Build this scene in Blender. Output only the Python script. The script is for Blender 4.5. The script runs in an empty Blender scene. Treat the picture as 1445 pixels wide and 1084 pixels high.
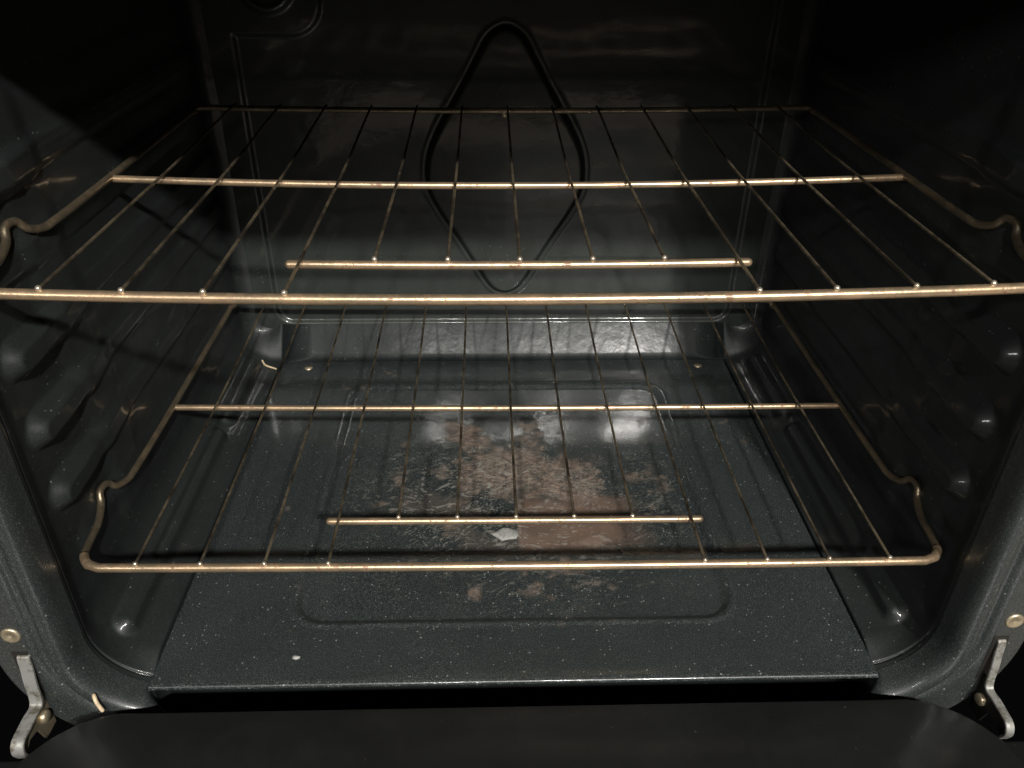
import bpy, bmesh, math, random
import numpy as np
from mathutils import Vector, Matrix

random.seed(7)
rng = np.random.RandomState(11)
S = bpy.context.scene
C = S.collection

# ------------------------------------------------------------------ camera
# metres; x to the right, y into the oven (0 = front frame), z up (0 = floor panel)
cam_d = bpy.data.cameras.new("camera")
cam = bpy.data.objects.new("camera", cam_d)
C.objects.link(cam)
FPX = 1142.94
cam_d.sensor_width = 36.0
cam_d.lens = 36.0 * FPX / 1445.0
cam_d.clip_start = 0.01
cam_d.clip_end = 50
ax = Vector((0.99958312758985, -0.027536886153556758, 0.00867503513070666))
au = Vector((0.007180458575010172, 0.5282018985633377, 0.8490884496733765))
af = Vector((0.027964478402895815, 0.8486721830336207, -0.5281794332351483))
cam.matrix_world = Matrix(((ax.x, au.x, -af.x, -0.0187),
                           (ax.y, au.y, -af.y, -0.3632),
                           (ax.z, au.z, -af.z, 0.4800),
                           (0, 0, 0, 1)))
S.camera = cam

# ------------------------------------------------------------------ world and lamps
W = bpy.data.worlds.new("World")
S.world = W
W.use_nodes = True
W.node_tree.nodes["Background"].inputs[0].default_value = (0.9, 0.93, 1.0, 1)
W.node_tree.nodes["Background"].inputs[1].default_value = 0.002
S.view_settings.view_transform = 'Standard'
S.view_settings.look = 'None'
S.view_settings.exposure = 0.0
S.view_settings.gamma = 1.0


def lamp(name, loc, target, radius, power, col):
    d = bpy.data.lights.new(name, 'AREA')
    d.shape = 'DISK'
    d.size = radius * 2
    d.energy = power
    d.color = col
    o = bpy.data.objects.new(name, d)
    C.objects.link(o)
    o.location = loc
    v = Vector(target) - Vector(loc)
    o.rotation_euler = v.to_track_quat('-Z', 'Y').to_euler()
    return o


# three round kitchen ceiling lamps behind and above the camera
lamp("ceiling_lamp", (0.84, -2.75, 2.42), (0, .2, .1), .070, 152, (1.0, .965, .915))
lamp("ceiling_lamp.001", (0.36, -2.75, 2.42), (0, .2, .1), .066, 54, (1.0, .965, .915))
lamp("ceiling_lamp.002", (-0.26, -2.75, 2.42), (0, .2, .1), .062, 36, (1.0, .965, .915))
# added fill light left of the camera, no lamp is known there
lamp("added_fill", (-1.25, -1.55, 1.15), (0.2, .1, .1), .12, 9, (1.0, .965, .915))


# ------------------------------------------------------------------ helpers
def fin(o, label=None, cat=None, group=None, kind=None):
    if label: o['label'] = label
    if cat: o['category'] = cat
    if group: o['group'] = group
    if kind: o['kind'] = kind
    return o


def empty(name, loc=(0, 0, 0), **k):
    o = bpy.data.objects.new(name, None)
    C.objects.link(o)
    o.location = loc
    o.empty_display_size = .02
    return fin(o, **k)


def link(name, me, mat, parent=None, smooth=True):
    if mat: me.materials.append(mat)
    if smooth:
        me.polygons.foreach_set("use_smooth", [True] * len(me.polygons))
    o = bpy.data.objects.new(name, me)
    C.objects.link(o)
    if parent: o.parent = parent
    return o


def grid_mesh(name, P, keep=None, flip=False):
    """P: (rows, cols, 3) array -> quad grid mesh."""
    r, c, _ = P.shape
    i = np.arange(r * c).reshape(r, c)
    f = np.stack([i[:-1, :-1], i[:-1, 1:], i[1:, 1:], i[1:, :-1]], -1)
    if keep is not None: f = f[keep]
    f = f.reshape(-1, 4)
    if flip: f = f[:, ::-1]
    V = P.reshape(-1, 3)
    used = np.unique(f)
    re = -np.ones(len(V), int)
    re[used] = np.arange(len(used))
    f = re[f]
    V = V[used]
    me = bpy.data.meshes.new(name)
    me.vertices.add(len(V))
    me.vertices.foreach_set("co", V.astype(np.float32).ravel())
    me.loops.add(len(f) * 4)
    me.loops.foreach_set("vertex_index", f.astype(np.int32).ravel())
    me.polygons.add(len(f))
    me.polygons.foreach_set("loop_start", np.arange(0, len(f) * 4, 4, dtype=np.int32))
    me.polygons.foreach_set("loop_total", np.full(len(f), 4, dtype=np.int32))
    me.update(calc_edges=True)
    return me, used


def sstep(a, b, x):
    t = np.clip((x - a) / (b - a), 0, 1)
    return t * t * (3 - 2 * t)


def vnoise(x, y, seed=0):
    """2D value noise in -1..1 (numpy)."""
    r = np.random.RandomState(seed)
    T = r.uniform(-1, 1, (256, 256))
    xi = np.floor(x).astype(int)
    yi = np.floor(y).astype(int)
    fx = x - xi
    fy = y - yi
    fx = fx * fx * (3 - 2 * fx)
    fy = fy * fy * (3 - 2 * fy)
    g = lambda a, b: T[a & 255, b & 255]
    return ((g(xi, yi) * (1 - fx) + g(xi + 1, yi) * fx) * (1 - fy) +
            (g(xi, yi + 1) * (1 - fx) + g(xi + 1, yi + 1) * fx) * fy)


def fbm(x, y, seed=0, oct=4):
    s = 0
    a = 1
    n = 0
    for k in range(oct):
        s = s + a * vnoise(x * 2 ** k + 17.3 * k, y * 2 ** k - 9.1 * k, seed + k)
        n += a
        a *= .5
    return s / n


def sd_rrect(x, z, cx, cz, hx, hz, r):
    qx = np.abs(x - cx) - hx + r
    qz = np.abs(z - cz) - hz + r
    return np.minimum(np.maximum(qx, qz), 0) + np.hypot(np.maximum(qx, 0), np.maximum(qz, 0)) - r


def catmull(pts, n=10, closed=False):
    pts = [Vector(p) for p in pts]
    N = len(pts)
    out = []
    rngi = range(N) if closed else range(N - 1)
    for i in rngi:
        if closed:
            a, b, c, d = pts[(i - 1) % N], pts[i], pts[(i + 1) % N], pts[(i + 2) % N]
        else:
            a, b, c, d = pts[max(i - 1, 0)], pts[i], pts[i + 1], pts[min(i + 2, N - 1)]
        for k in range(n):
            t = k / n
            out.append(.5 * ((2 * b) + (c - a) * t + (2 * a - 5 * b + 4 * c - d) * t * t + (3 * b - a - 3 * c + d) * t ** 3))
    if not closed: out.append(pts[-1])
    return out


def tube(name, path, rad, mat, parent, seg=12, round_ends=True, jitter=0.0):
    """round rod swept along a path of points"""
    P = [Vector(p) for p in path]
    R = [rad] * len(P)
    if round_ends:
        for end in (0, -1):
            a = P[end]
            b = P[1] if end == 0 else P[-2]
            d = (a - b).normalized()
            ext = [(a + d * rad * s, rad * max(.02, math.sqrt(max(0, 1 - s * s)))) for s in (.35, .65, .87, .97, 1.0)]
            if end == 0:
                P = [e[0] for e in reversed(ext)] + P
                R = [e[1] for e in reversed(ext)] + R
            else:
                P = P + [e[0] for e in ext]
                R = R + [e[1] for e in ext]
    T = []
    for i in range(len(P)):
        T.append((P[min(i + 1, len(P) - 1)] - P[max(i - 1, 0)]).normalized())
    up = Vector((0, 0, 1))
    if abs(T[0].dot(up)) > .9: up = Vector((0, 1, 0))
    n = (up - T[0] * up.dot(T[0])).normalized()
    V = []
    for i, p in enumerate(P):
        n = (n - T[i] * n.dot(T[i])).normalized()
        b = T[i].cross(n)
        for k in range(seg):
            a = 2 * math.pi * k / seg
            V.append(p + (n * math.cos(a) + b * math.sin(a)) * R[i])
    F = []
    for i in range(len(P) - 1):
        for k in range(seg):
            k2 = (k + 1) % seg
            F.append((i * seg + k, i * seg + k2, (i + 1) * seg + k2, (i + 1) * seg + k))
    F.append(tuple(range(seg))[::-1])
    F.append(tuple((len(P) - 1) * seg + k for k in range(seg)))
    me = bpy.data.meshes.new(name)
    me.from_pydata([tuple(v) for v in V], [], F)
    me.update()
    return link(name, me, mat, parent)


def extrude_poly(name, pts, origin, ua, va, na, thick, mat, parent, bevel=.0, seg=2, holes=None):
    """closed polygon (u,v) pulled along na by thick"""
    bm = bmesh.new()
    o = Vector(origin)
    ua, va, na = Vector(ua), Vector(va), Vector(na)
    vs = [bm.verts.new(o + ua * p[0] + va * p[1]) for p in pts]
    f = bm.faces.new(vs)
    r = bmesh.ops.extrude_face_region(bm, geom=[f])
    nv = [g for g in r['geom'] if isinstance(g, bmesh.types.BMVert)]
    bmesh.ops.translate(bm, verts=nv, vec=na * thick)
    bmesh.ops.recalc_face_normals(bm, faces=bm.faces)
    if bevel:
        ed = [e for e in bm.edges if len(e.link_faces) == 2 and e.calc_face_angle(0) > .6]
        bmesh.ops.bevel(bm, geom=ed, offset=bevel, segments=seg, affect='EDGES', profile=.5)
    me = bpy.data.meshes.new(name)
    bm.to_mesh(me)
    bm.free()
    o = link(name, me, mat, parent, smooth=True)
    try:
        me.set_sharp_from_angle(angle=math.radians(40))
    except Exception:
        pass
    return o


def lathe(name, prof, center, axis, mat, parent, seg=28):
    axis = Vector(axis).normalized()
    q = axis.to_track_quat('Z', 'Y').to_matrix()
    V = []
    F = []
    c = Vector(center)
    for (r, h) in prof:
        for k in range(seg):
            a = 2 * math.pi * k / seg
            V.append(tuple(c + q @ Vector((r * math.cos(a), r * math.sin(a), h))))
    for i in range(len(prof) - 1):
        for k in range(seg):
            k2 = (k + 1) % seg
            F.append((i * seg + k, i * seg + k2, (i + 1) * seg + k2, (i + 1) * seg + k))
    F.append(tuple((len(prof) - 1) * seg + k for k in range(seg)))
    me = bpy.data.meshes.new(name)
    me.from_pydata(V, [], F)
    me.update()
    return link(name, me, mat, parent)


# ------------------------------------------------------------------ materials
class NT:
    def __init__(self, name):
        self.m = bpy.data.materials.new(name)
        self.m.use_nodes = True
        self.t = self.m.node_tree
        self.p = self.t.nodes["Principled BSDF"]
        self.co = self.t.nodes.new("ShaderNodeTexCoord").outputs['Object']

    def n(self, kind, **inp):
        nd = self.t.nodes.new(kind)
        for k, v in inp.items():
            if k.startswith('_'):
                setattr(nd, k[1:], v)
            else:
                s = nd.inputs[int(k[1:])] if k[0] == 'i' and k[1:].isdigit() else nd.inputs[k]
                if hasattr(v, 'is_linked') or hasattr(v, 'links'):
                    self.t.links.new(v, s)
                else:
                    s.default_value = v
        return nd

    def noise(self, scale, detail=3, rough=.5, dist=0, co=None):
        return self.n("ShaderNodeTexNoise", Vector=co or self.co, Scale=scale, Detail=detail, Roughness=rough, Distortion=dist).outputs[0]

    def ramp(self, fac, a, b, ca=(0, 0, 0, 1), cb=(1, 1, 1, 1)):
        r = self.t.nodes.new("ShaderNodeValToRGB")
        r.color_ramp.elements[0].position = a
        r.color_ramp.elements[1].position = b
        r.color_ramp.elements[0].color = ca
        r.color_ramp.elements[1].color = cb
        self.t.links.new(fac, r.inputs[0])
        return r.outputs[0]

    def mix(self, fac, a, b):
        m = self.t.nodes.new("ShaderNodeMix")
        m.data_type = 'RGBA'
        for s, v in ((m.inputs[0], fac), (m.inputs[6], a), (m.inputs[7], b)):
            if hasattr(v, 'links'): self.t.links.new(v, s)
            else: s.default_value = v
        return m.outputs[2]

    def math(self, op, a, b=0.0, clamp=False):
        m = self.t.nodes.new("ShaderNodeMath")
        m.operation = op
        m.use_clamp = clamp
        for s, v in ((m.inputs[0], a), (m.inputs[1], b)):
            if hasattr(v, 'links'): self.t.links.new(v, s)
            else: s.default_value = v
        return m.outputs[0]

    def attr(self, name):
        a = self.t.nodes.new("ShaderNodeAttribute")
        a.attribute_name = name
        return a.outputs['Fac']

    def set(self, k, v):
        s = self.p.inputs[k]
        if hasattr(v, 'links'): self.t.links.new(v, s)
        else: s.default_value = v

    def bump(self, h, strength, dist, normal=None):
        b = self.t.nodes.new("ShaderNodeBump")
        b.inputs['Strength'].default_value = strength
        b.inputs['Distance'].default_value = dist
        self.t.links.new(h, b.inputs['Height'])
        if normal is not None: self.t.links.new(normal, b.inputs['Normal'])
        return b.outputs[0]


def flecks(nt, scale, thr, co=None):
    """small scattered round flecks: voronoi distance under a per-cell threshold"""
    v = nt.n("ShaderNodeTexVoronoi", Vector=co or nt.co, Scale=scale)
    wn = nt.n("ShaderNodeSeparateColor", Color=v.outputs['Color'])
    pick = nt.math('GREATER_THAN', wn.outputs[0], thr)
    size = nt.math('MULTIPLY', wn.outputs[1], .30)
    near = nt.math('LESS_THAN', v.outputs['Distance'], size)
    return nt.math('MULTIPLY', pick, near)


def enamel(name, base, base2, fleck_col, rough, fleck_amt=.5, wave=.25, fine_b=.14, coat=0., coat_r=.1, spec=.5, fthr=.93):
    nt = NT(name)
    fine = nt.noise(1400, 2, .6)
    speck = nt.ramp(fine, .56, .70)
    f2 = flecks(nt, 420, fthr)
    nt.set('Specular IOR Level', spec)
    big = nt.noise(14, 4, .6)
    col = nt.mix(nt.ramp(big, .35, .7), base, base2)
    col = nt.mix(nt.math('MULTIPLY', speck, fleck_amt), col, fleck_col)
    col = nt.mix(nt.math('MULTIPLY', f2, .7 * fleck_amt), col, (.28, .30, .29, 1))
    nt.set('Base Color', col)
    smear = nt.noise(26, 5, .65, .8)
    nt.set('Roughness', nt.math('ADD', nt.math('MULTIPLY', smear, rough * .8), rough * .6))
    nt.set('IOR', 1.52)
    b1 = nt.bump(nt.noise(75, 2, .5), wave, .0016)
    b2 = nt.bump(nt.noise(620, 2, .5), fine_b, .0004, b1)
    nt.set('Normal', b2)
    if coat:
        nt.set('Coat Weight', coat)
        nt.set('Coat Roughness', coat_r)
        t_ = nt.t.links.new(b2, nt.p.inputs['Coat Normal'])
    return nt


M = {}
M['side'] = enamel('side_enamel', (.0122, .0147, .0143, 1), (.0165, .0195, .0190, 1), (.06, .066, .065, 1), .50, .5, .08, .12, .30, .10, .30).m
M['liner'] = enamel('dark_enamel', (.012, .0150, .0149, 1), (.017, .0206, .0204, 1), (.06, .066, .065, 1), .50, .5, .10, .05, .13, .17, .10).m
M['back'] = enamel('back_enamel', (.0185, .0225, .0195, 1), (.0240, .0285, .0250, 1), (.05, .056, .052, 1), .45, .4, .06, .05, .5, .07, .3).m
M['frame'] = enamel('frame_enamel', (.0155, .0188, .0187, 1), (.0215, .0255, .0252, 1), (.12, .13, .128, 1), .46, .7, .2, .3, .3, .08).m
M['door'] = enamel('door_enamel', (.0060, .0066, .0065, 1), (.0080, .0088, .0086, 1), (.018, .019, .019, 1), .50, .25, .1, .10, .5, .20, .3, .985).m

# floor panel: blue-black enamel with sparkle flecks and burnt-on residue (float attributes on the mesh)
nt = enamel('floor_enamel', (.0120, .0155, .0152, 1), (.0168, .0212, .0207, 1), (.17, .195, .195, 1), .40, 1.0, .03, .12, .75, .07, .5, .82)
t = nt.t
col = nt.p.inputs['Base Color'].links[0].from_socket
br, pa, ta = nt.attr('burnt'), nt.attr('pale'), nt.attr('film')
fz = nt.noise(420, 4, .75, 1.2)
br = nt.ramp(nt.math('ADD', nt.math('MULTIPLY', br, .85), nt.math('MULTIPLY', nt.math('SUBTRACT', fz, .5), nt.math('MULTIPLY', br, 1.3))), .04, .90)
grain = nt.noise(900, 3, .7)
bcol = nt.mix(nt.ramp(grain, .3, .7), (.115, .086, .068, 1), (.25, .200, .160, 1))
bcol = nt.mix(nt.ramp(nt.noise(38, 3, .6), .48, .62), bcol, (.17, .118, .088, 1))
fcol = nt.mix(nt.ramp(nt.noise(500, 3, .7), .3, .7), (.120, .075, .052, 1), (.150, .098, .072, 1))
col = nt.mix(ta, col, fcol)
col = nt.mix(br, col, bcol)
col = nt.mix(pa, col, (.26, .25, .22, 1))
nt.set('Base Color', col)
rg = nt.p.inputs['Roughness'].links[0].from_socket
tot = nt.math('ADD', br, nt.math('ADD', ta, pa), True)
nt.set('Roughness', nt.math('ADD', rg, nt.math('MULTIPLY', tot, .25)))
nt.set('Coat Weight', nt.math('SUBTRACT', .75, nt.math('MULTIPLY', tot, .7), True))
M['floor'] = nt.m


def rod_mat(name, a, b, stain, rough, stain_lo=.60):
    nt = NT(name)
    geo = nt.n("ShaderNodeNewGeometry").outputs['Position']
    n1 = nt.noise(30, 4, .7, .3, geo)
    col = nt.mix(nt.ramp(n1, .40, .58), a, b)
    n2 = nt.noise(140, 4, .7, .5, geo)
    st = nt.ramp(n2, stain_lo, stain_lo + .12)
    col = nt.mix(nt.math('MULTIPLY', st, .85), col, stain)
    nt.set('Base Color', col)
    nt.set('Metallic', nt.math('SUBTRACT', .80, nt.math('MULTIPLY', st, .5)))
    nt.set('Roughness', nt.math('ADD', nt.math('MULTIPLY', n2, .2), rough - .1 + .0))
    nt.set('Normal', nt.bump(nt.noise(500, 3, .6, 0, geo), .25, .0004))
    return nt.m


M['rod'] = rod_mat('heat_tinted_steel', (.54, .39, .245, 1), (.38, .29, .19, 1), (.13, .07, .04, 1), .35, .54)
M['rod_side'] = rod_mat('shaded_tinted_steel', (.26, .205, .135, 1), (.17, .14, .095, 1), (.06, .04, .025, 1), .40, .54)  # darker copy of the bar steel, shade painted into rails and back bar
M['wire'] = rod_mat('dark_wire_steel', (.28, .23, .15, 1), (.07, .058, .042, 1), (.03, .023, .016, 1), .42, .50)  # patchy tan and dark steel, colour also lowered for the unlit rear wires
M['tip'] = rod_mat('worn_wire_tip', (.66, .58, .46, 1), (.60, .50, .38, 1), (.3, .2, .12, 1), .28, .7)
M['brass'] = rod_mat('yellowed_zinc', (.55, .47, .33, 1), (.45, .38, .26, 1), (.16, .11, .07, 1), .42, .58)
nt = NT('galvanised_arm')
nt.set('Base Color', nt.mix(nt.ramp(nt.noise(120, 4, .7), .45, .62), (.34, .34, .32, 1), (.14, .125, .095, 1)))
nt.set('Metallic', .55)
nt.set('Roughness', .45)
nt.set('Normal', nt.bump(nt.noise(400, 3, .6), .3, .0005))
M['arm'] = nt.m
nt = NT('near_black')  # paints the shade inside slots, also colours the right hinge plate
nt.set('Base Color', (.012, .011, .009, 1))
nt.set('Roughness', .5)
M['dark'] = nt.m
nt = NT('grey_flake')
nt.set('Base Color', nt.mix(nt.ramp(nt.noise(600, 3, .6), .3, .7), (.20, .20, .19, 1), (.33, .33, .31, 1)))
nt.set('Roughness', .7)
nt.set('Normal', nt.bump(nt.noise(900, 3, .6), .6, .001))
M['flake'] = nt.m
nt = NT('pale_crumb')
nt.set('Base Color', (.28, .28, .26, 1))
nt.set('Roughness', .5)
M['crumb'] = nt.m
nt = NT('tan_scrap')
nt.set('Base Color', nt.mix(nt.ramp(nt.noise(500, 3, .6), .3, .7), (.42, .30, .18, 1), (.60, .50, .34, 1)))
nt.set('Roughness', .55)
M['tan'] = nt.m

# ------------------------------------------------------------------ the oven
oven = empty('oven', (0, 0, 0), label='black speckled enamel oven cavity with its door hanging open', cat='oven')

TOPZ = .476
XW = .305


def section(XS, ZB, R, slot, ZT, nw, na_, nb):
    """half section, from top of the left wall down, round the corner, along the bottom to x=0. returns pts, normals (inward)"""
    pts = []
    nor = []
    zt = ZT
    # top: from x=0 along ceiling to the top corner
    RT = .03
    for i in range(12):
        pts.append((-(XS - RT) * i / 12, zt)); nor.append((0, -1))
    for i in range(10):
        a = math.pi / 2 * i / 10
        pts.append((-(XS - RT) - RT * math.sin(a), zt - RT + RT * math.cos(a))); nor.append((math.sin(a), -math.cos(a)))
    for i in range(nw):
        z = (zt - RT) + (ZB + R - (zt - RT)) * i / nw
        pts.append((-XS, z)); nor.append((1, 0))
    xe = -.2620
    x0 = -XS + R
    amax = math.pi / 2 if x0 <= xe else math.acos((x0 - xe) / R)    # the corner arc may end at the tray seam
    for i in range(na_):
        a = amax * i / na_
        pts.append((-XS + R - R * math.cos(a), ZB + R - R * math.sin(a))); nor.append((math.cos(a), math.sin(a)))
    ZB = ZB + R - R * math.sin(amax)
    x0 = min(x0, xe)
    for i in range(6):
        pts.append((x0 + (xe - x0) * i / 5, ZB)); nor.append((0, 1))
    DEP = .046
    for d in (.0003, .001, .008, .020, DEP):
        pts.append((xe + .0006 * min(1, d / .001), ZB - (d if slot else DEP * .8 * min(1, d / DEP)))); nor.append((0, 1))
    for i in range(1, nb):
        pts.append((xe + .0006 + (-xe - .0006) * i / (nb - 1), ZB - (DEP if slot else DEP * .8))); nor.append((0, 1))
    return np.array(pts), np.array(nor, float)


NW, NA, NB = 440, 46, 8
secL, norL = section(XW, -.0012, .042, True, TOPZ, NW, NA, NB)
secF, norF = section(.297, -.0125, .052, False, TOPZ, NW, NA, NB)
K = len(secL)
# arclength of liner section for the rib field on the corner arc
arc_ang = np.full(K, -1.0)
i0 = 22 + NW
arc_ang[i0:i0 + NA] = np.arange(NA) / NA

ys = np.concatenate([np.linspace(.022, .0255, 4)[:-1], np.linspace(.0255, .0305, 13)[:-1], np.linspace(.0305, .05, 12)[:-1], np.linspace(.05, .09, 52)[:-1], np.linspace(.09, .16, 50)[:-1], np.linspace(.16, .40, 110)[:-1],
                     np.linspace(.40, .4905, 50)])
ys = ys[::-1]


def rib_field(y, z, side):
    """inward displacement of the side wall"""
    h = np.zeros_like(y)
    for k in range(6):
        zc = .0815 + .0503 * k
        # blunt boss at the front, then a lower guide rail running back
        d = np.hypot(np.maximum(.066 - y, 0), (z - zc))
        big = (0, .0098, .0100, .0098, .0045, .0090)[k]
        h = np.maximum(h, big * sstep(.0155, .0050, d) * (.35 + .65 * sstep(.165, .085, y)))
        d2 = np.hypot(np.maximum(np.maximum(.08 - y, y - .44), 0), z - zc - .001)
        h = np.maximum(h, .0034 * sstep(.0180, .000, d2))
        # shallow pocket that hooks down between the guides
        zz = z - (zc + .025)
        h = h + .0012 * sstep(.105, .145, y + .35 * zz) * sstep(.024, .006, np.abs(zz)) * sstep(.43, .39, y)
    h = h + .0030 * sstep(.105, .125, y + .12 * (z - .2)) * sstep(.175, .150, y + .12 * (z - .2)) * sstep(.04, .07, z)
    h = h + .0008 * fbm(y * 14 + side * 5, z * 14, 5, 3)
    return h


def liner_rows(side):
    P = np.zeros((len(ys), K, 3))
    for r, y in enumerate(ys):
        t = float(sstep(.05, .022, np.array(y)))
        sec = secL * (1 - t) + secF * t
        nor = norL * (1 - t) + norF * t
        nor = nor / np.linalg.norm(nor, axis=1, keepdims=True)
        up = float(sstep(.4545, .4612, np.array(y)))       # the tray slot ends before the back
        if up > 0:
            sec = sec.copy()
            low = sec[:, 1] < -.0012
            sec[low, 1] = sec[low, 1] * (1 - up) - .0012 * up
        h = np.zeros(K)
        w = slice(22, 22 + NW)
        z = sec[w, 1]
        hw = rib_field(np.full(NW, y), z, side)
        hw = hw * sstep(.030, .055, np.array(y)) * sstep(.4902, .470, np.array(y))
        hw = hw * sstep(secL[w, 1].min(), secL[w, 1].min() + .012, z) * sstep(.444, .432, z)
        h[w] = hw
        # long low bead on the corner arc beside the floor panel
        A = slice(i0, i0 + NA)
        s = arc_ang[A] * .066
        dy = max(.062 - y, y - .30, 0) if y < .31 else max(.335 - y, y - .44, 0)
        d = np.hypot(dy, s - .037)
        h[A] = .0075 * sstep(.0125, .002, d)
        h[22:i0 + NA] -= .0018 * math.exp(-((y - .0280) / .0009) ** 2)      # seam where the liner meets the frame
        # rounded join with the back wall
        e = y - .4660            # pressed chamfer between floor and back, softened at its foot
        ins = 0.0 if e < -.003 else 1.455 * (e if e > .003 else (e + .003) ** 2 / .012)
        rs = .016
        e2 = y - (.490 - rs)
        ins2 = rs - math.sqrt(max(rs * rs - max(e2, 0) ** 2, 0)) if e2 > 0 else 0.0
        mixb = np.zeros(K)
        mixb[i0:] = 1
        mixb[A] = sstep(0, 1, arc_ang[A])
        inset = ins2 * (1 - mixb) + ins * mixb
        X = sec + nor * (h + inset)[:, None]
        P[r, :, 0] = X[:, 0]
        P[r, :, 1] = y
        P[r, :, 2] = X[:, 1]
    return P


PL = liner_rows(0)
PR = liner_rows(1)
PR[:, :, 0] *= -1
wallend = 22 + NW + NA + 6 + 5 + NB - 1


def liner_part(name, P, a, b, flip, parent=oven, mat='liner'):
    me, _ = grid_mesh(name, P[:, a:b], flip=flip)
    return link(name, me, M[mat], parent)


a1, a2 = 12, K
lw = liner_part('side_wall', PL, 11, i0 + NA + 1, False, mat='side')
rw = liner_part('side_wall', PR, 11, i0 + NA + 1, True, mat='side')
cl = np.concatenate([PL[:, 11::-1], PR[:, 1:12]], axis=1)
liner_part('ceiling_wall', cl, 0, cl.shape[1], True)
bt = np.concatenate([PL[:, i0 + NA:], PR[:, ::-1][:, 1:K - (i0 + NA)]], axis=1)
liner_part('bottom_wall', bt, 0, bt.shape[1], False)

# ---- back wall with embossed field and pear-shaped diamond
nx, nz = 430, 340
bx = np.linspace(-.3045, .3045, nx)
bz = np.linspace(.0008, .4755, nz)
X, Z = np.meshgrid(bx, bz)
half_dia = [(.010, .3580), (.0205, .3495), (.0300, .3330), (.0425, .3105), (.0560, .2880), (.0725, .2600), (.0825, .2370), (.0860, .2150),
            (.0840, .1930), (.0705, .1660), (.0525, .1375), (.0350, .1075), (.0210, .0845), (.0115, .0755)]
dia = [(0, .3610)] + half_dia + [(0, .0722)] + [(-x_, z_) for x_, z_ in half_dia[::-1]]
dc = catmull([(p[0], p[1], 0) for p in dia], 6, True)
dp = np.array([(p.x, p.y) for p in dc])


def poly_sdf(X, Z, pts):
    d = np.full(X.shape, 9.0)
    inside = np.zeros(X.shape, bool)
    n = len(pts)
    for i in range(n):
        ax_, az_ = pts[i]
        bx_, bz_ = pts[(i + 1) % n]
        ex, ez = bx_ - ax_, bz_ - az_
        wx, wz = X - ax_, Z - az_
        t = np.clip((wx * ex + wz * ez) / (ex * ex + ez * ez), 0, 1)
        d = np.minimum(d, np.hypot(wx - ex * t, wz - ez * t))
        c = (az_ <= Z) != (bz_ <= Z)
        with np.errstate(divide='ignore', invalid='ignore'):
            xi = ax_ + (Z - az_) * ex / (ez if ez != 0 else 1e-9)
        inside ^= c & (X < xi)
    return np.where(inside, -d, d)


sd = poly_sdf(X, Z, dp)
hgt = .0075 * sstep(.0004, -.0062, sd) + .0010 * np.exp(-((sd - .0022) / .0018) ** 2)            # raised diamond, bevel falls inwards of the outline
sr = sd_rrect(X, Z, 0, .2805, .2655, .2445, .018)
nb_ = -sd_rrect(X, Z, -.245, .41, .066, .060, .03)   # notch round the lamp housing
s2 = np.maximum(sr, nb_)
hgt = hgt - .0042 * sstep(.0018, -.0030, s2)
hgt = hgt + .0055 * sstep(.030, .024, np.hypot(X + .228, Z - .397)) - .003 * sstep(.022, .018, np.hypot(X + .228, Z - .397))
hgt = hgt + .0022 * np.clip(-sd / .08, 0, 1) ** .8 * (sd < 0)
hgt = hgt + .0005 * fbm(X * 11, Z * 11, 31, 3)
P = np.stack([X, .4900 - hgt, Z], -1)
me, _ = grid_mesh('back_wall', P, flip=False)
bw = link('back_wall', me, M['back'], oven)
lathe('screw', [(.0034, 0), (.0034, .0008), (.0022, .0020), (.0006, .0024)], (-.001, .4885 - .0065 + .003, .2765), (0, -1, 0), M['brass'], bw, 16)
lathe('lamp_cover', [(.017, 0), (.017, .004), (.014, .009), (.008, .012), (.002, .013)], (-.228, .4875, .397), (0, -1, 0), M['back'], oven, 32)

# ---- removable floor panel
fx = np.linspace(-.2583, .2583, 560)
fy = np.linspace(.0135, .4605, 520)
X, Y = np.meshgrid(fx, fy)
sr = sd_rrect(X, Y, 0, .2370, .1715, .1715, .026)
z0 = -.0042 * sstep(.0, -.0075, sr) + .0009 * np.exp(-((sr - .0015) / .0022) ** 2)
z0 = z0 + .00016 * fbm(X * 9, Y * 9, 77, 3)
# edge of the sheet turned down
ed = sd_rrect(X, Y, 0, .2370, .2583, .2236, .004)
z0 = z0 - .0003 * sstep(-.0010, 0, ed)


def feather(cx, cy, R, sx, sy, seed, rad=26., amt=1.0, swirl=0.):
    """burst of feathery residue: radial streaks round a centre with a ragged rim"""
    dx, dy = (X - cx) / sx, (Y - cy) / sy
    r = np.hypot(dx, dy) / R
    th = np.arctan2(dy, dx) + swirl * r + .25 * fbm(X * 60, Y * 60, seed + 5, 3)
    streak = vnoise(th * rad / 3.14159 * 2, r * 3.0, seed) * .6 + vnoise(th * rad / 3.14159 * 4, r * 6.0, seed + 1) * .4
    rim = 1 + .35 * fbm(X * 45, Y * 45, seed + 2, 3) + .28 * streak
    m = sstep(rim, rim * .45, r)
    s = sstep(-.35, .35, streak + (1 - r) * .35)
    return amt * m * (.35 + .65 * s), streak * m


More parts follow.
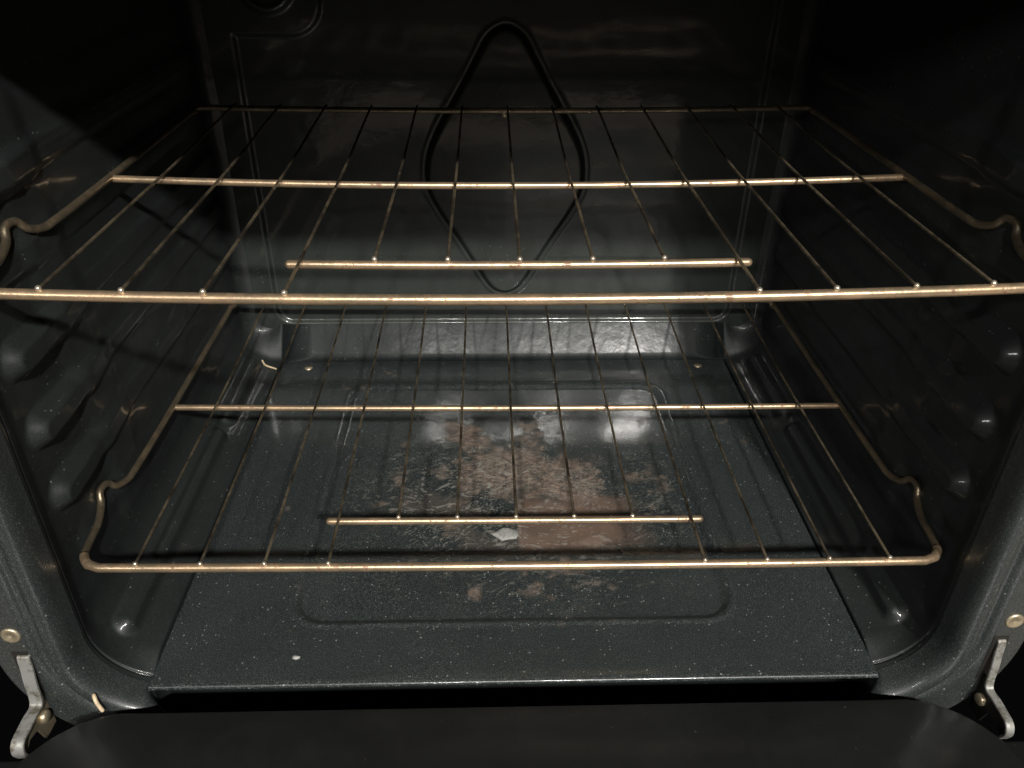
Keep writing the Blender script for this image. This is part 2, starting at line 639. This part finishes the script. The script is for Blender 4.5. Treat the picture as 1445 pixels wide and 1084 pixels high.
burnt = np.zeros_like(X)
pale = np.zeros_like(X)
film = np.zeros_like(X)
crust = np.zeros_like(X)
wx = X + .006 * fbm(X * 55, Y * 55, 91, 4)
wy = Y + .006 * fbm(X * 55, Y * 55, 95, 4)
body = np.zeros_like(X)
for (cx, cy, sx, sy, am) in [(-.045, .316, .020, .020, 1.0), (-.022, .262, .034, .030, 1.0), (.004, .282, .022, .016, .9), (.018, .308, .018, .022, .75),
                             (.016, .262, .020, .034, .9), (.036, .242, .026, .026, 1.0), (.068, .236, .024, .026, .95), (-.020, .228, .036, .018, .7),
                             (.050, .212, .040, .014, .8), (-.033, .100, .009, .010, .9), (.024, .098, .018, .008, .7), (.056, .103, .022, .008, .8),
                             (-.051, .180, .012, .010, .8), (.085, .152, .022, .014, .6), (.120, .247, .022, .010, .65), (.114, .268, .012, .011, .75),
                             (.097, .288, .009, .0085, .6), (.103, .102, .010, .011, .45), (-.090, .232, .036, .028, .42), (.012, .128, .07, .020, .42),
                             (.150, .222, .016, .022, .4), (-.07, .275, .03, .02, .35)]:
    q2 = ((wx - cx) / sx) ** 2 + ((wy - cy) / sy) ** 2
    body = np.maximum(body, am * np.exp(-.5 * q2 ** 1.3)) + .12 * am * np.exp(-.5 * q2 / 2.2)
n1 = fbm(X * 95, Y * 110, 301, 5)
n3 = fbm(X * 30, Y * 30, 305, 3)
body = sstep(.40, 1.10, body + .62 * n1 + .62 * n3)
# short curled flake strokes that follow a slowly turning direction
ang = 2.6 * fbm(X * 16, Y * 16, 311, 2) + np.arctan2(Y - .26, X - .015) * .9
su = (X * np.cos(ang) + Y * np.sin(ang))
sv = (-X * np.sin(ang) + Y * np.cos(ang))
str_ = np.zeros_like(X)
for (cx, cy, sw) in [(-.045, .316, 0), (.034, .240, 0), (.068, .236, 0), (-.022, .250, 1), (.016, .285, 1), (.055, .101, 1), (-.02, .21, 1)]:
    dx, dy = X - cx, Y - cy
    rr = np.hypot(dx, dy)
    th = np.arctan2(dy, dx)
    th = th + .5 * fbm(X * 40, Y * 40, 321, 3)
    st = vnoise(th * 9 + 50, rr * 160, 331) if sw == 0 else vnoise(rr * 520 + 40, th * 5 + 40, 333)
    str_ = str_ + st * np.exp(-(rr / .030) ** 2)
str_ = np.clip(str_, -1, 1)
m2 = vnoise(X * 330, Y * 200, 341) * .5 + vnoise(X * 200 + Y * 240, Y * 420, 343) * .5
tex = .55 * str_ + .45 * m2
m4 = vnoise(X * 260 * np.cos(ang) + Y * 260 * np.sin(ang) + 90, (-X * np.sin(ang) + Y * np.cos(ang)) * 900 + 90, 351)
burnt = body * np.clip(.66 + .75 * tex + .35 * m4, .05, 1)
crust = crust + body * tex * 1.5
# smooth brown film with one straight edge
fm = sstep(.0035, .0075, X + .0012 * fbm(X * 90, Y * 90, 201, 2)) * sstep(.106 + .02, .080, X + .016 * fbm(X * 40, Y * 40, 203, 3)) * \
    sstep(.140, .158, Y + .010 * fbm(X * 60, Y * 60, 205, 2)) * sstep(.222, .206, Y + .010 * fbm(X * 50, Y * 50, 206, 2))
film = fm * (.78 + .20 * fbm(X * 70, Y * 140, 207, 3))
# thin curled flakes and drips all over the well
a = fbm(X * 70, Y * 70, 211, 2) * 3.0
u = X * 520 + a * 3
v = Y * 900 + a * 5
lines = 1 - np.abs(vnoise(u * .35, v * .55, 213))
fl = sstep(.86, .97, lines) * sstep(-.05, .35, fbm(X * 38, Y * 38, 215, 3) + .1)
inw = sstep(-.004, -.014, sr)
mid = np.exp(-(((X - .0) / .13) ** 2 + ((Y - .21) / .10) ** 2) ** 1.2)
pale = np.clip(fl * inw * mid * .55, 0, 1)
crust += fl * inw * mid * .8
dash = sstep(.50, .72, vnoise(X * 190 + 2.5 * fbm(X * 30, Y * 30, 251, 2), Y * 620 + 6 * fbm(X * 40, Y * 40, 253, 2), 255))
dash = dash * sstep(-.15, .35, fbm(X * 22, Y * 22, 257, 3) + .25 * mid) * inw * np.clip(mid * 1.3, 0, 1)
pale = np.clip(np.maximum(pale * 1.3, dash * .50), 0, 1)
crust += dash * .8
# dried pale haze of water marks
haze = sstep(.0, .5, fbm(X * 26, Y * 26, 221, 5)) * inw * mid
burnt = np.clip(np.maximum(burnt, haze * .30), 0, 1)
z0 = z0 + .00042 * np.clip(crust, -1.2, 1.2) + .00022 * film

rows = [np.stack([X, Y, z0], -1)]
edge = [(.0300, -.0040), (.0115, -.0040), (.0110, -.0030), (.0112, -.0013), (.0119, -.0006), (.0127, -.0003)]
Pm = np.concatenate([np.stack([fx, np.full_like(fx, a_), np.full_like(fx, b_)], -1)[None] for a_, b_ in edge] + [rows[0]], axis=0)
lsk, rsk = Pm[:, :1].copy(), Pm[:, -1:].copy()
for sk, sg in ((lsk, -1), (rsk, 1)):
    sk[..., 0] += sg * .0003
    sk[..., 2] = np.minimum(sk[..., 2] - .0022, -.0026)
Pm = np.concatenate([lsk, Pm, rsk], axis=1)
me, used = grid_mesh('floor_panel', Pm, flip=False)
pad = np.zeros((len(edge), X.shape[1]))
for nm, arr in (('burnt', burnt), ('pale', pale), ('film', film)):
    A = np.pad(np.concatenate([pad, arr], 0), ((0, 0), (1, 1))).ravel()[used]
    at = me.attributes.new(nm, 'FLOAT', 'POINT')
    at.data.foreach_set('value', A.astype(np.float32))
fp = link('floor_panel', me, M['floor'], oven)
for (x, y) in ((-.227, .4465), (.225, .4465)):
    s = lathe('screw', [(.0048, 0), (.0048, .0006), (.0036, .0016), (.0012, .0020)], (x, y, -.0004), (0, 0, 1), M['brass'], fp, 18)
    extrude_poly('slot', [(-.0030, -.0005), (.0030, -.0005), (.0030, .0005), (-.0030, .0005)], (x, y, .0012), (1, 0, 0), (0, 1, 0),
                 (0, 0, 1), .0009, M['dark'], s)

# ---- front frame: bead and flange swept round the opening
prof = [(-.0004, .0225), (0, .016), (.0004, .0100), (.0016, .0052), (.0040, .0018), (.0080, .0004), (.0115, .0010), (.0145, .0042),
        (.0165, .0085), (.0190, .0108), (.0222, .0108), (.0250, .0085), (.0280, .0072), (.0330, .0070), (.0495, .0070), (.0505, .0078),
        (.0507, .0110), (.0507, .035)]
pc = catmull([(p[0], p[1], 0) for p in prof], 4)
FX, FB, FR, FT = .297, -.0125, .052, TOPZ
path = []
cx_, cb, ct = FX - FR, FB + FR, FT - .03


def arcpts(cx, cz, r, a0, a1, n):
    return [((cx, cz), (math.cos(a0 + (a1 - a0) * i / n), math.sin(a0 + (a1 - a0) * i / n)), r) for i in range(n + 1)]


path += arcpts(-(FX - .03), FT - .03, .03, math.pi / 2, math.pi, 12)
for i in range(1, 60):
    z = (FT - .03) + (cb - (FT - .03)) * i / 60
    path.append(((-FX, z), (-1, 0), 0))
path += arcpts(-cx_, cb, FR, math.pi, 1.5 * math.pi, 40)
for i in range(1, 60):
    path.append(((-cx_ + 2 * cx_ * i / 60, FB), (0, -1), 0))
path += arcpts(cx_, cb, FR, 1.5 * math.pi, 2 * math.pi, 40)
for i in range(1, 60):
    z = cb + ((FT - .03) - cb) * i / 60
    path.append(((FX, z), (1, 0), 0))
path += arcpts(FX - .03, FT - .03, .03, 0, math.pi / 2, 12)
path.append(path[0])
PP = np.zeros((len(path), len(pc), 3))
for i, (c, n, r) in enumerate(path):
    for j, p in enumerate(pc):
        d = r + p.x
        dip = .038 * float(sstep(.2625, .2585 - .026 * float(sstep(.020, .008, np.array(p.y))), np.array(abs(c[0] + n[0] * d)))) if c[1] < .1 else 0
        PP[i, j] = (c[0] + n[0] * d, p.y, c[1] + n[1] * d - dip)
me, _ = grid_mesh('front_frame', PP, flip=False)
fr = link('front_frame', me, M['frame'], oven)
for (x, z) in ((.3345, .0585), (-.3315, .0595), (.3345, .26), (-.3315, .26), ):
    rv = lathe('rivet', [(.0064, -.001), (.0064, .0004), (.0058, .0011), (.0046, .0014), (.0040, .0010), (.0016, .0011), (.0010, .0004)], (x, .0070, z), (0, -1, 0), M['brass'], fr, 26)
# dark plates for the shade inside the slots where the hinge arms enter
for s in (-1, 1):
    extrude_poly('hinge_slot', [(-.0052, -.022), (.0052, -.022), (.0052, .0215), (-.0052, .0215)], (s * .3310, .0066, .022), (1, 0, 0), (0, 0, 1),
                 (0, 1, 0), .003, M['dark'], fr)

# ---- hinge arms: bent strips and a notched side plate
for s, wd in ((-1, .0086), (1, .0058)):
    sx = -.3290 if s < 0 else .3318
    pth = [(.0090, .0410), (.0050, .0392), (.0035, .0300), (.0012, .0180), (-.0002, .0050), (-.0030, -.0002), (-.0110, .0002), (-.0200, -.0002), (-.0275, -.0010),
           (-.0315, -.0045), (-.0325, -.0100), (-.0295, -.0175)]
    pl = catmull([(0, a, b) for a, b in pth], 6)
    n = len(pl)
    th = .0022
    outer = [(p.y, p.z) for p in pl]
    tt = [(pl[min(i + 1, n - 1)] - pl[max(i - 1, 0)]).normalized() for i in range(n)]
    inner = [(p.y + t_.z * -th * -1, p.z - t_.y * th * -1 * -1) for p, t_ in zip(pl, tt)]
    inner = [(p.y - t_.z * th, p.z + t_.y * th) for p, t_ in zip(pl, tt)]
    if True:
        # offset to the rear/below side
        inner = [(p.y + (-t_.z) * th, p.z + t_.y * th) for p, t_ in zip(pl, tt)]
    poly = outer + inner[::-1]
    arm = empty('hinge_arm', (0, 0, 0))
    arm.parent = oven
    extrude_poly('strip', poly, (sx - wd / 2, 0, 0), (0, 1, 0), (0, 0, 1), (1, 0, 0), wd, M['arm'], arm, .0004, 1)
    side = [(.008, .004), (.0015, .004), (-.0020, -.0015), (-.0100, -.0015), (-.0270, -.0025), (-.0305, -.0080), (-.0280, -.0180), (-.0200, -.0120),
            (-.0100, -.0150), (-.0060, -.030), (.008, -.030)]
    pw = extrude_poly('side_plate', side, (sx - s * .0012, 0, 0), (0, 1, 0), (0, 0, 1), (s, 0, 0), .0022, M['dark'] if s > 0 else M['brass'], arm, .0004, 1)
    lathe('pin', [(.0046, -.001), (.0046, .002), (.0036, .0032), (.0010, .0036)], (sx - s * .0012, -.0010, -.0130), (-s, 0, 0), M['brass'], arm, 20)

# ---- open door
door = empty('door', (0, 0, 0))
door.parent = oven


def rr_outline(hx, y1, y0, r, n=20):
    pts = []
    for i in range(n + 1):
        a = math.pi / 2 * i / n
        pts.append((hx - r + r * math.cos(a), y1 - r + r * math.sin(a)))
    for i in range(n + 1):
        a = math.pi / 2 + math.pi / 2 * i / n
        pts.append((-hx + r + r * math.cos(a), y1 - r + r * math.sin(a)))
    pts.append((-hx, y0))
    pts.append((hx, y0))
    return pts


extrude_poly('inner_panel', rr_outline(.3265, -.0085, -.47, .062), (0, 0, -.026), (1, 0, 0), (0, 1, 0), (0, 0, 1), .026, M['door'], door, .0022, 3)
extrude_poly('outer_shell', rr_outline(.372, -.020, -.50, .018, 8), (0, 0, -.075), (1, 0, 0), (0, 1, 0), (0, 0, 1), .044, M['door'], door, .004, 3)

# gasket clip poking out of the lower left corner of the frame
tube('gasket_clip', catmull([(-.2885, -.0005, .0075), (-.2868, -.0030, .0050), (-.2858, -.0036, .0015), (-.2835, -.0050, -.0020)], 5), .0014, M['tan'], oven, 8)

# ------------------------------------------------------------------ unseen kitchen floor, added in front of the oven for its reflections
nt = NT('kitchen_tile')
bk = nt.n("ShaderNodeTexBrick", Vector=nt.co, Color1=(.34, .29, .24, 1), Color2=(.31, .265, .22, 1), Mortar=(.18, .16, .14, 1), Scale=3.0)
nt.set('Base Color', bk.outputs[0])
nt.set('Roughness', .4)
me = bpy.data.meshes.new('unseen_kitchen_floor')
me.from_pydata([(-.70, -2.5, -.36), (3, -2.5, -.36), (3, -.10, -.36), (-.70, -.10, -.36)], [], [(0, 1, 2, 3)])
fin(link('unseen_kitchen_floor', me, nt.m, None, False), kind='structure')

# ------------------------------------------------------------------ racks
def make_rack(zu, sag, sag_b, tilt, dy, label, group='oven racks'):
    root = empty('oven_rack', (0, .22 + dy, zu), label=label, cat='rack', group=group)
    off = Vector((0, .22 + dy, zu))
    zf = lambda x: -sag * (1 - (x / .3) ** 2) + tilt * x
    zb = lambda x: -sag_b * (1 - (x / .3) ** 2) + tilt * x + (.0030 if sag > .004 else .0050)

    def T(name, pts, r, mat, seg=12, **k):
        return tube(name, [Vector(p) - Vector((0, .22, 0)) for p in pts], r, mat, root, seg, **k)
    # front bar with both rounded corners and side rails
    RF = .0031
    L = []
    xs = np.linspace(-.280, .280, 41)
    sgn = -1
    side = [(.2955, .427), (.2950, .40), (.2945, .30), (.2940, .20), (.2945, .140), (.2960, .125), (.2985, .113), (.3015, .1075), (.3030, .0985),
            (.3012, .0915), (.2980, .075), (.2960, .055), (.2940, .0425), (.2885, .0345)]
    lift = [0, 0, 0, 0, 0, 0, .0040, .0105, .0105, .0035, 0, 0, 0, 0]
    left = [(-a, b, -.002 + l + tilt * -a) for (a, b), l in zip(side, lift)]
    right = [(a, b, -.002 + l + tilt * a) for (a, b), l in zip(side, lift)][::-1]
    lc = catmull(left, 6)
    rc = catmull(right, 6)
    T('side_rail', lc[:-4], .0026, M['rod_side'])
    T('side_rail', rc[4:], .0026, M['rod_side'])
    front = lc[-8:] + [Vector((x, .0315, zf(x) - .002)) for x in xs] + rc[:8]
    T('front_bar', front, RF, M['rod'], 14, round_ends=False)
    T('cross_bar', [Vector((x, .2268, zf(x) - .0032)) for x in np.linspace(-.2935, .2935, 31)], .0027, M['rod'])
    T('hand_bar', [Vector((x, .0775, zf(x) - .0020)) for x in np.linspace(-.1345, .1345, 21)], .0027, M['rod'])
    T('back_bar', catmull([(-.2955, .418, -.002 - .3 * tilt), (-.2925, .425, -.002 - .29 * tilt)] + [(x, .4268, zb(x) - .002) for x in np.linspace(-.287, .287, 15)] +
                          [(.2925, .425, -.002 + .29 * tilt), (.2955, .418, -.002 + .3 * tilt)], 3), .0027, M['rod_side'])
    for k in range(1, 14):
        x = (k - 7) * .0425
        yf = .0320 if (k <= 4 or k >= 10) else .0780
        j = random.uniform(-.0005, .0005)
        zz = lambda y: (zf(x) * (1 - sstep(.23, .427, np.array(y))) + zb(x) * sstep(.23, .427, np.array(y)))
        ysq = np.linspace(.4275, yf, 16)
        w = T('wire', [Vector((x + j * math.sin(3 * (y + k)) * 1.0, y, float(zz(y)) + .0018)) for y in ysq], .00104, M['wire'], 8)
        T_ = lathe('wire_tip', [(.0016, 0), (.0018, .0006), (.0015, .0015), (.0007, .0021), (.0001, .0022)],
                   Vector((x + j * math.sin(3 * (yf + k)), yf - .0004 - .22, zf(x) + .0018)), (0, -1, .35), M['tip'], w, 12)
    root.location = off
    return root


make_rack(.2961, .0062, .0030, .0018, 0.0, 'upper wire rack, nearest the camera, with its front bar crossing the whole picture', 'oven racks')
make_rack(.0886, .0018, .0005, -.0061, .0066, 'lower wire rack just above the stained floor, both rounded front corners in view', 'oven racks')

# ------------------------------------------------------------------ loose bits
def flake(name, c, rx, ry, h, mat, seed, **k):
    r = random.Random(seed)
    V = [(0, 0, h)]
    n = 14
    R = [r.uniform(.72, 1.1) for _ in range(n)]
    for ring, hh in ((.6, h * .9), (1.0, h * .35), (1.0, -.0002)):
        for i in range(n):
            a = 2 * math.pi * i / n
            V.append((rx * ring * R[i] * math.cos(a), ry * ring * R[i] * math.sin(a), hh * (1 + .3 * math.sin(3 * a + seed))))
    F = [(0, 1 + i, 1 + (i + 1) % n) for i in range(n)]
    for q in range(2):
        for i in range(n):
            F.append((1 + q * n + i, 1 + (q + 1) * n + i, 1 + (q + 1) * n + (i + 1) % n, 1 + q * n + (i + 1) % n))
    me = bpy.data.meshes.new(name)
    me.from_pydata(V, [], F)
    me.update()
    o = link(name, me, mat)
    o.location = c
    return fin(o, **k)


flake('ash_flake', (-.0055, .1675, -.0036), .0135, .0085, .0009, M['flake'], 3, label='flat pale grey ash flake beside the straight-edged brown stain', cat='flake')
flake('food_crumb', (-.1600, .0345, .0004), .0032, .0018, .0012, M['crumb'], 8, label='single white crumb near the left front of the floor panel', cat='crumb')
wb = tube('bent_scrap', catmull([(-.2815, .4560, .0045), (-.2780, .4510, .0022), (-.2730, .4480, .0012), (-.2680, .4460, .0008), (-.2640, .4440, .0004)], 5), .0011, M['tan'], None, 8)
fin(wb, label='thin curved tan scrap at the rear left corner of the floor', cat='scrap')

V = []
F = []
for i in range(190):
    if i < 120:
        x, y = random.gauss(.0, .085), random.gauss(.14, .06)
    else:
        x, y = random.uniform(-.25, .25), random.uniform(.02, .43)
    if abs(x) > .25 or y < .016 or y > .44: continue
    s_ = sd_rrect(np.array(x), np.array(y), 0, .237, .1715, .1715, .026)
    z = -.0042 * float(sstep(0., -.0075, s_))
    r = random.choice([.00025, .0003, .0004, .0004, .00055])
    b = len(V)
    for (dx, dy, dz) in ((1, 0, 0), (0, 1, 0), (-1, 0, 0), (0, -1, 0), (0, 0, 1)):
        k = random.uniform(.7, 1.3)
        V.append((x + dx * r * k, y + dy * r * k, z + .0002 + dz * r * 1.3 * k))
    F += [(b, b + 1, b + 4), (b + 1, b + 2, b + 4), (b + 2, b + 3, b + 4), (b + 3, b, b + 4)]
me = bpy.data.meshes.new('crumbs')
me.from_pydata(V, [], F)
me.update()
fin(link('crumbs', me, M['crumb'], None, False), label='tiny white crumbs scattered over the dark floor panel', cat='crumbs', kind='stuff')
